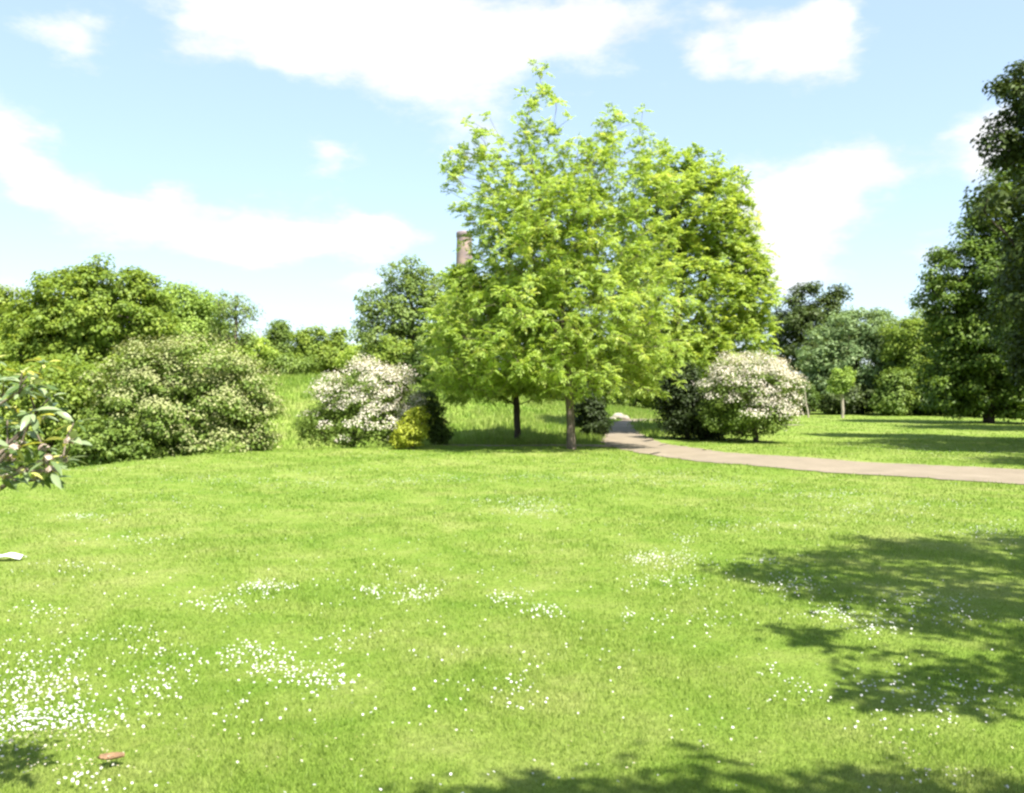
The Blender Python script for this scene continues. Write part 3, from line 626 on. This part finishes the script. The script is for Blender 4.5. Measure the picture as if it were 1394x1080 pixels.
# far wood closing the horizon: one mass
rng = np.random.default_rng(300); pts = []
for k in range(1500):
    px = rng.uniform(-500, 1900); d = rng.uniform(105, 150); top = 512 + 10 * math.sin(px * .013) + 7 * math.sin(px * .041)
    if px > 1000: top += 10
    pts.append((X(px, d), d, rng.uniform(.5, Z(top, 125))))
pts = np.array(pts)
V, Fq, var = clump_leaves(rng, pts, rng.uniform(1.6, 2.8, len(pts)), 60, .8, .75, .7)
tag(build('far_wood', V, Fq, DARK, attrs={'var': var}), 'distant dark wood closing the horizon behind everything', kind='stuff')

# ------------------------------------------------------------------ large-leaved branches reaching in from the left
def near_shrub():
    rng = np.random.default_rng(401)
    bx, by = -2.5, 3.1; root = empty('large_leaved_shrub', (bx, by, hz1(bx, by)), 'near shrub with large variegated leaves reaching in at the left edge', 'shrub')
    tips = [(60, 493, 3.03), (30, 505, 2.92), (95, 600, 3.08), (45, 525, 3.08), (10, 570, 2.97), (60, 610, 3.03), (20, 610, 2.86), (85, 625, 3.14), (30, 640, 2.97), (5, 520, 3.08), (20, 555, 3.19), (70, 640, 2.92), (10, 650, 3.08), (100, 575, 3.25), (-20, 540, 2.97), (-40, 600, 3.08), (-60, 480, 3.03), (-10, 490, 3.25), (35, 585, 3.19), (-5, 625, 3.25)]
    for _ in range(24): tips.append((rng.uniform(-30, 75), rng.uniform(500, 655), rng.uniform(2.9, 3.3)))
    for _ in range(26): tips.append((rng.uniform(-330, -20), rng.uniform(380, 760), rng.uniform(2.8, 3.6)))
    tp = np.array([(X(px, d) - bx, d - by, Z(py, d)) for px, py, d in tips])
    trunk = [(0.02 * i, .01 * i, -.1 + .2 * i) for i in range(6)]
    NA, par, rad = skeleton(rng, trunk, tp, .022, .002, .2)
    e = np.arange(1, len(NA)); V, Fq = tube_mesh(NA[par[e]], NA[e], np.minimum(rad[par[e]], rad[e] * 1.4), rad[e], 6)
    build('stems', V, Fq, BARK, root, smooth=True)
    # whorls of broad leaves: eight-sided blades folded on the midrib
    Vs, Q, T3, va = [], [], [], []; heads = []
    for k, t in enumerate(tp):
        nl = rng.integers(6, 10); young = tips[k][1] < 515 or rng.random() < .15
        for j in range(nl):
            az = j * 2.4 + rng.normal(0, .3); el = rng.uniform(-.5, .55)
            A = np.array([math.cos(az) * math.cos(el), math.sin(az) * math.cos(el), math.sin(el)])
            Nn = unit(np.array([0, 0, 1.]) + rng.normal(size=3) * .35); Nn = unit(Nn - A * (A @ Nn)); S = np.cross(Nn, A)
            L = rng.uniform(.035, .082) * (.75 if young else 1); W = L * rng.uniform(.28, .42); curl = rng.uniform(.05, .5)
            p0 = t + A * .015; b = len(Vs)
            st = [(.0, .03), (.25, .8), (.5, 1.0), (.75, .75), (1, .03)]
            for s_, w_ in st:
                c = p0 + A * L * s_ - Nn * L * curl * s_ * s_
                for sd in (-1, 0, 1): Vs.append(c + S * sd * W * .5 * w_ + Nn * abs(sd) * W * .16 * w_)
            for r_ in range(4):
                for sd in range(2): q = b + r_ * 3 + sd; Q.append([q, q + 1, q + 4, q + 3])
            v_ = (rng.uniform(.9, 1) if young and rng.random() < .7 else (rng.uniform(.9, 1) if rng.random() < .14 else rng.uniform(.1, .8))); va += [v_] * 15
        if tips[k][1] > 590 and -20 < tips[k][0] < 110:           # pinkish bract clusters low on the shrub
            pv, pq, pa = [], [], []
            for j in range(16):
                D_ = unit(rng.normal(size=3)); D_[2] = abs(D_[2]); c = t + D_ * .016; A = unit(np.cross(D_, rng.normal(size=3))); S = np.cross(D_, A); b = len(pv)
                for q in (-A * .013, S * .010, A * .013, -S * .010): pv.append(c + q)
                pq.append([b, b + 1, b + 2, b + 3]); pa += [rng.random()] * 4
            heads.append((pv, pq, pa))
    build('foliage', np.array(Vs), np.array(Q), LAUREL, root, {'var': va}, smooth=True)
    for pv, pq, pa in heads: build('flower_head', np.array(pv), np.array(pq), PINK, root, {'var': pa})
near_shrub()

# ------------------------------------------------------------------ pale stones where the path leaves the gap
def stone(px, d, r, sq, seed, label):
    rng = np.random.default_rng(seed); x = X(px, d); nu, nv = 12, 7; V, Q = [], []
    for i in range(nv + 1):
        f = math.pi * i / nv
        for j in range(nu):
            a = 2 * math.pi * j / nu; k = r * (1 + .16 * math.sin(2 * a + seed) * math.sin(f) + .10 * math.sin(3 * f + a * 2 + seed))
            V.append((k * math.sin(f) * math.cos(a) * 1.3, k * math.sin(f) * math.sin(a), k * math.cos(f) * sq + r * sq * .6))
    for i in range(nv):
        for j in range(nu): Q.append([i * nu + j, (i + 1) * nu + j, (i + 1) * nu + (j + 1) % nu, i * nu + (j + 1) % nu])
    o = build('stone', V, np.array(Q), STONE, smooth=True); o.location = (x, d, hz1(x, d)); tag(o, label, 'stone', 'pale stones at the end of the path')
stone(842, 44.6, .24, .8, 1, 'larger pale stone at the far end of the path gap')
stone(850, 44.3, .18, .8, 2, 'smaller pale stone right of the larger one at the path end')
stone(834, 44.0, .14, .7, 3, 'low pale stone left of the larger one at the path end')

# ------------------------------------------------------------------ chimney far behind
def chimney():
    d = 150.0; x = X(632, d); z0 = hz1(x, d); ztop = Z(316, d) - z0
    root = empty('brick_chimney', (x, d, z0), 'tall round brick factory chimney rising behind the lone tree', 'chimney')
    m, nt, out = new_mat('chimney_brick')
    tc = N(nt, 'ShaderNodeTexCoord'); br = N(nt, 'ShaderNodeTexBrick'); br.inputs['Scale'].default_value = 1.0
    br.inputs['Brick Width'].default_value = .9; br.inputs['Row Height'].default_value = .35; br.inputs['Mortar Size'].default_value = .04
    br.inputs['Color1'].default_value = (.21, .165, .17, 1); br.inputs['Color2'].default_value = (.26, .20, .19, 1); br.inputs['Mortar'].default_value = (.26, .22, .19, 1)
    sp = N(nt, 'ShaderNodeSeparateXYZ'); nt.links.new(tc.outputs['Object'], sp.inputs[0])
    at = N(nt, 'ShaderNodeMath', operation='ARCTAN2'); nt.links.new(sp.outputs[0], at.inputs[0]); nt.links.new(sp.outputs[1], at.inputs[1])
    cb = N(nt, 'ShaderNodeCombineXYZ'); nt.links.new(at.outputs[0], cb.inputs[0]); nt.links.new(sp.outputs[2], cb.inputs[1]); nt.links.new(cb.outputs[0], br.inputs[0])
    ns = N(nt, 'ShaderNodeTexNoise'); ns.inputs['Scale'].default_value = .5; ns.inputs['Detail'].default_value = 6; nt.links.new(tc.outputs['Object'], ns.inputs[0])
    rp = ramp(nt, [(.35, (.7, .66, .75)), (.65, (1.25, 1.15, 1.0))]); nt.links.new(ns.outputs[0], rp.inputs[0])
    mx = N(nt, 'ShaderNodeMix', data_type='RGBA', blend_type='MULTIPLY'); mx.inputs[0].default_value = 1; nt.links.new(br.outputs[0], mx.inputs[6]); nt.links.new(rp.outputs[0], mx.inputs[7])
    p = N(nt, 'ShaderNodeBsdfPrincipled'); p.inputs['Roughness'].default_value = .9; nt.links.new(mx.outputs[2], p.inputs['Base Color']); nt.links.new(p.outputs[0], out.inputs[0])
    def lathe(name, prof, mat, k=40):
        V = [(r * math.cos(2 * math.pi * j / k), r * math.sin(2 * math.pi * j / k), z) for r, z in prof for j in range(k)]
        Q = [[i * k + j, i * k + (j + 1) % k, (i + 1) * k + (j + 1) % k, (i + 1) * k + j] for i in range(len(prof) - 1) for j in range(k)]
        return build(name, V, np.array(Q), mat, root, smooth=False)
    lathe('shaft', [(1.9, -1), (1.28, ztop - 1.0), (1.28, ztop - .95)], m)
    dk = simple_mat('sooty_brick', (.20, .155, .165), .9, .25, 2)
    lathe('rim', [(1.282, ztop - .95), (1.36, ztop - .9), (1.36, ztop - .25), (1.30, ztop), (1.0, ztop), (.98, ztop - 1.5)], dk)
chimney()

# ------------------------------------------------------------------ camera, sun, sky
cam = bpy.data.cameras.new('camera'); co = bpy.data.objects.new('camera', cam); C.objects.link(co)
co.location = (0, 0, EYE); co.rotation_euler = (math.radians(90), 0, 0); cam.sensor_width = 36; cam.lens = 36 * F / 1394; cam.clip_end = 6000; cam.clip_start = .05
sc = bpy.context.scene; sc.camera = co
EL = math.radians(57); AZ = math.atan2(.55, -.835)
sd = Vector((math.sin(AZ) * math.cos(EL), math.cos(AZ) * math.cos(EL), math.sin(EL)))
sl = bpy.data.lights.new('sun', 'SUN'); sl.energy = 4.2; sl.angle = math.radians(.55); sl.color = (1, .95, .86)
so = bpy.data.objects.new('sun', sl); C.objects.link(so); so.rotation_euler = sd.to_track_quat('Z', 'Y').to_euler(); so.location = (20, -15, 40)

w = bpy.data.worlds.new('World'); sc.world = w; w.use_nodes = True; nt = w.node_tree; nt.nodes.clear()
out = nt.nodes.new('ShaderNodeOutputWorld'); bg = nt.nodes.new('ShaderNodeBackground'); bg.inputs[1].default_value = .10
sky = N(nt, 'ShaderNodeTexSky', sky_type='NISHITA', sun_disc=False, sun_elevation=EL, sun_rotation=AZ); sky.dust_density = 1.2; sky.ozone_density = 1.0; sky.air_density = 1.0
def M(op, a, b=None, c=None, clamp=False):
    n = N(nt, 'ShaderNodeMath', operation=op, use_clamp=clamp)
    for i, v in enumerate((a, b, c)):
        if v is None: continue
        if hasattr(v, 'is_output'): nt.links.new(v, n.inputs[i])
        else: n.inputs[i].default_value = v
    return n.outputs[0]
tc = N(nt, 'ShaderNodeTexCoord'); dirv = tc.outputs['Generated']
sp = N(nt, 'ShaderNodeSeparateXYZ'); nt.links.new(dirv, sp.inputs[0])
def fbm(scale, detail, rough, off, sz=2.2):
    mp = N(nt, 'ShaderNodeMapping'); mp.inputs['Scale'].default_value = (scale, scale, scale * sz); mp.inputs['Location'].default_value = off
    nt.links.new(dirv, mp.inputs[0]); n = N(nt, 'ShaderNodeTexNoise'); n.inputs['Scale'].default_value = 1; n.inputs['Detail'].default_value = detail; n.inputs['Roughness'].default_value = rough
    nt.links.new(mp.outputs[0], n.inputs[0]); return n.outputs[0]
az0 = M('ARCTAN2', sp.outputs[0], sp.outputs[1]); el0 = M('ARCSINE', sp.outputs[2])
wx, wy = fbm(5, 5, .6, (3, 1, 2)), fbm(5, 5, .6, (7, 4, 9))
az = M('ADD', az0, M('MULTIPLY_ADD', wx, .16, -.08)); el = M('ADD', el0, M('MULTIPLY_ADD', wy, .10, -.05))
clouds = [(330, 20, 120, 44, .9), (480, 42, 120, 52, 1.0), (620, 48, 120, 55, 1.05), (785, 38, 100, 44, 1.0), (600, 128, 80, 42, .5), (640, 185, 60, 34, .45), (330, 70, 100, 22, .35),
          (958, 85, 34, 24, .8), (1070, 65, 75, 36, 1.1), (1130, 40, 40, 36, 1), (985, 20, 30, 15, .5), (25, 200, 55, 38, 1.05), (95, 270, 95, 25, 1.0), (250, 305, 100, 26, 1.1), (400, 318, 110, 29, 1.15), (515, 325, 48, 22, 1.0),
          (220, 250, 26, 22, .9), (80, 35, 55, 24, .8), (468, 218, 34, 16, .85), (1110, 240, 78, 42, 1), (1075, 300, 68, 50, 1.1), (1040, 350, 62, 50, .9), (1310, 195, 52, 34, 1), (1350, 165, 30, 24, .6), (1292, 315, 24, 12, .6), (1275, 355, 30, 16, .6),
          (488, 390, 32, 16, .9), (30, 375, 40, 16, .7), (1175, 210, 36, 24, .6)]
acc = None
for px, py, rx, ry, k in clouds:
    ca = math.atan((px - CX) / F); ce = math.atan((HY - py) / F * math.cos(ca)); ra = rx / F * math.cos(ca) ** 2 * 1.05; re = ry / F
    dx = M('MULTIPLY', M('SUBTRACT', az, ca), 1 / ra); dy = M('MULTIPLY', M('SUBTRACT', el, ce), 1 / re)
    g = M('MULTIPLY', M('EXPONENT', M('MULTIPLY', M('ADD', M('MULTIPLY', dx, dx), M('MULTIPLY', dy, dy)), -.8)), k)
    acc = g if acc is None else M('ADD', acc, g)
det = fbm(10, 10, .66, (1, 5, 2)); 
dens = M('ADD', acc, M('MULTIPLY_ADD', det, 1.7, -.92))
# other clouds for the rest of the sky, so the light and other views have them too
amb = fbm(2.6, 8, .6, (11, 2, 5), 3.0); behind = M('SUBTRACT', 1.0, M('MULTIPLY_ADD', sp.outputs[1], 2.2, -.6, True), None, True)
dens = M('MAXIMUM', dens, M('MULTIPLY', M('MULTIPLY_ADD', amb, 4.0, -1.9), behind))
cov = N(nt, 'ShaderNodeMapRange', interpolation_type='SMOOTHSTEP'); cov.inputs[1].default_value = .16; cov.inputs[2].default_value = .95; nt.links.new(dens, cov.inputs[0])
mx = N(nt, 'ShaderNodeMix', data_type='RGBA'); nt.links.new(cov.outputs[0], mx.inputs[0]); 
veil = N(nt, 'ShaderNodeMix', data_type='RGBA'); veil.inputs[0].default_value = .55; nt.links.new(sky.outputs[0], veil.inputs[6]); veil.inputs[7].default_value = (1.85, 2.36, 2.95, 1)   # thin high veil of cirrus haze
nt.links.new(veil.outputs[2], mx.inputs[6]); 
shd = ramp(nt, [(.25, (2.65, 2.72, 2.82)), (.60, (3.3, 3.32, 3.34))]); nt.links.new(fbm(7, 8, .6, (4, 8, 1)), shd.inputs[0]); nt.links.new(shd.outputs[0], mx.inputs[7])   # billows and soft undersides
nt.links.new(mx.outputs[2], bg.inputs[0]); nt.links.new(bg.outputs[0], out.inputs[0])

vs = sc.view_settings; vs.view_transform = 'Standard'; vs.look = 'None'; vs.gamma = 1; vs.use_curve_mapping = False; vs.exposure = 1.82
sc.render.engine = 'CYCLES'; cy = sc.cycles
cy.max_bounces = 7; cy.diffuse_bounces = 3; cy.transmission_bounces = 4; cy.glossy_bounces = 2; cy.transparent_max_bounces = 4; cy.caustics_reflective = False; cy.caustics_refractive = False
cy.filter_width = 2.6
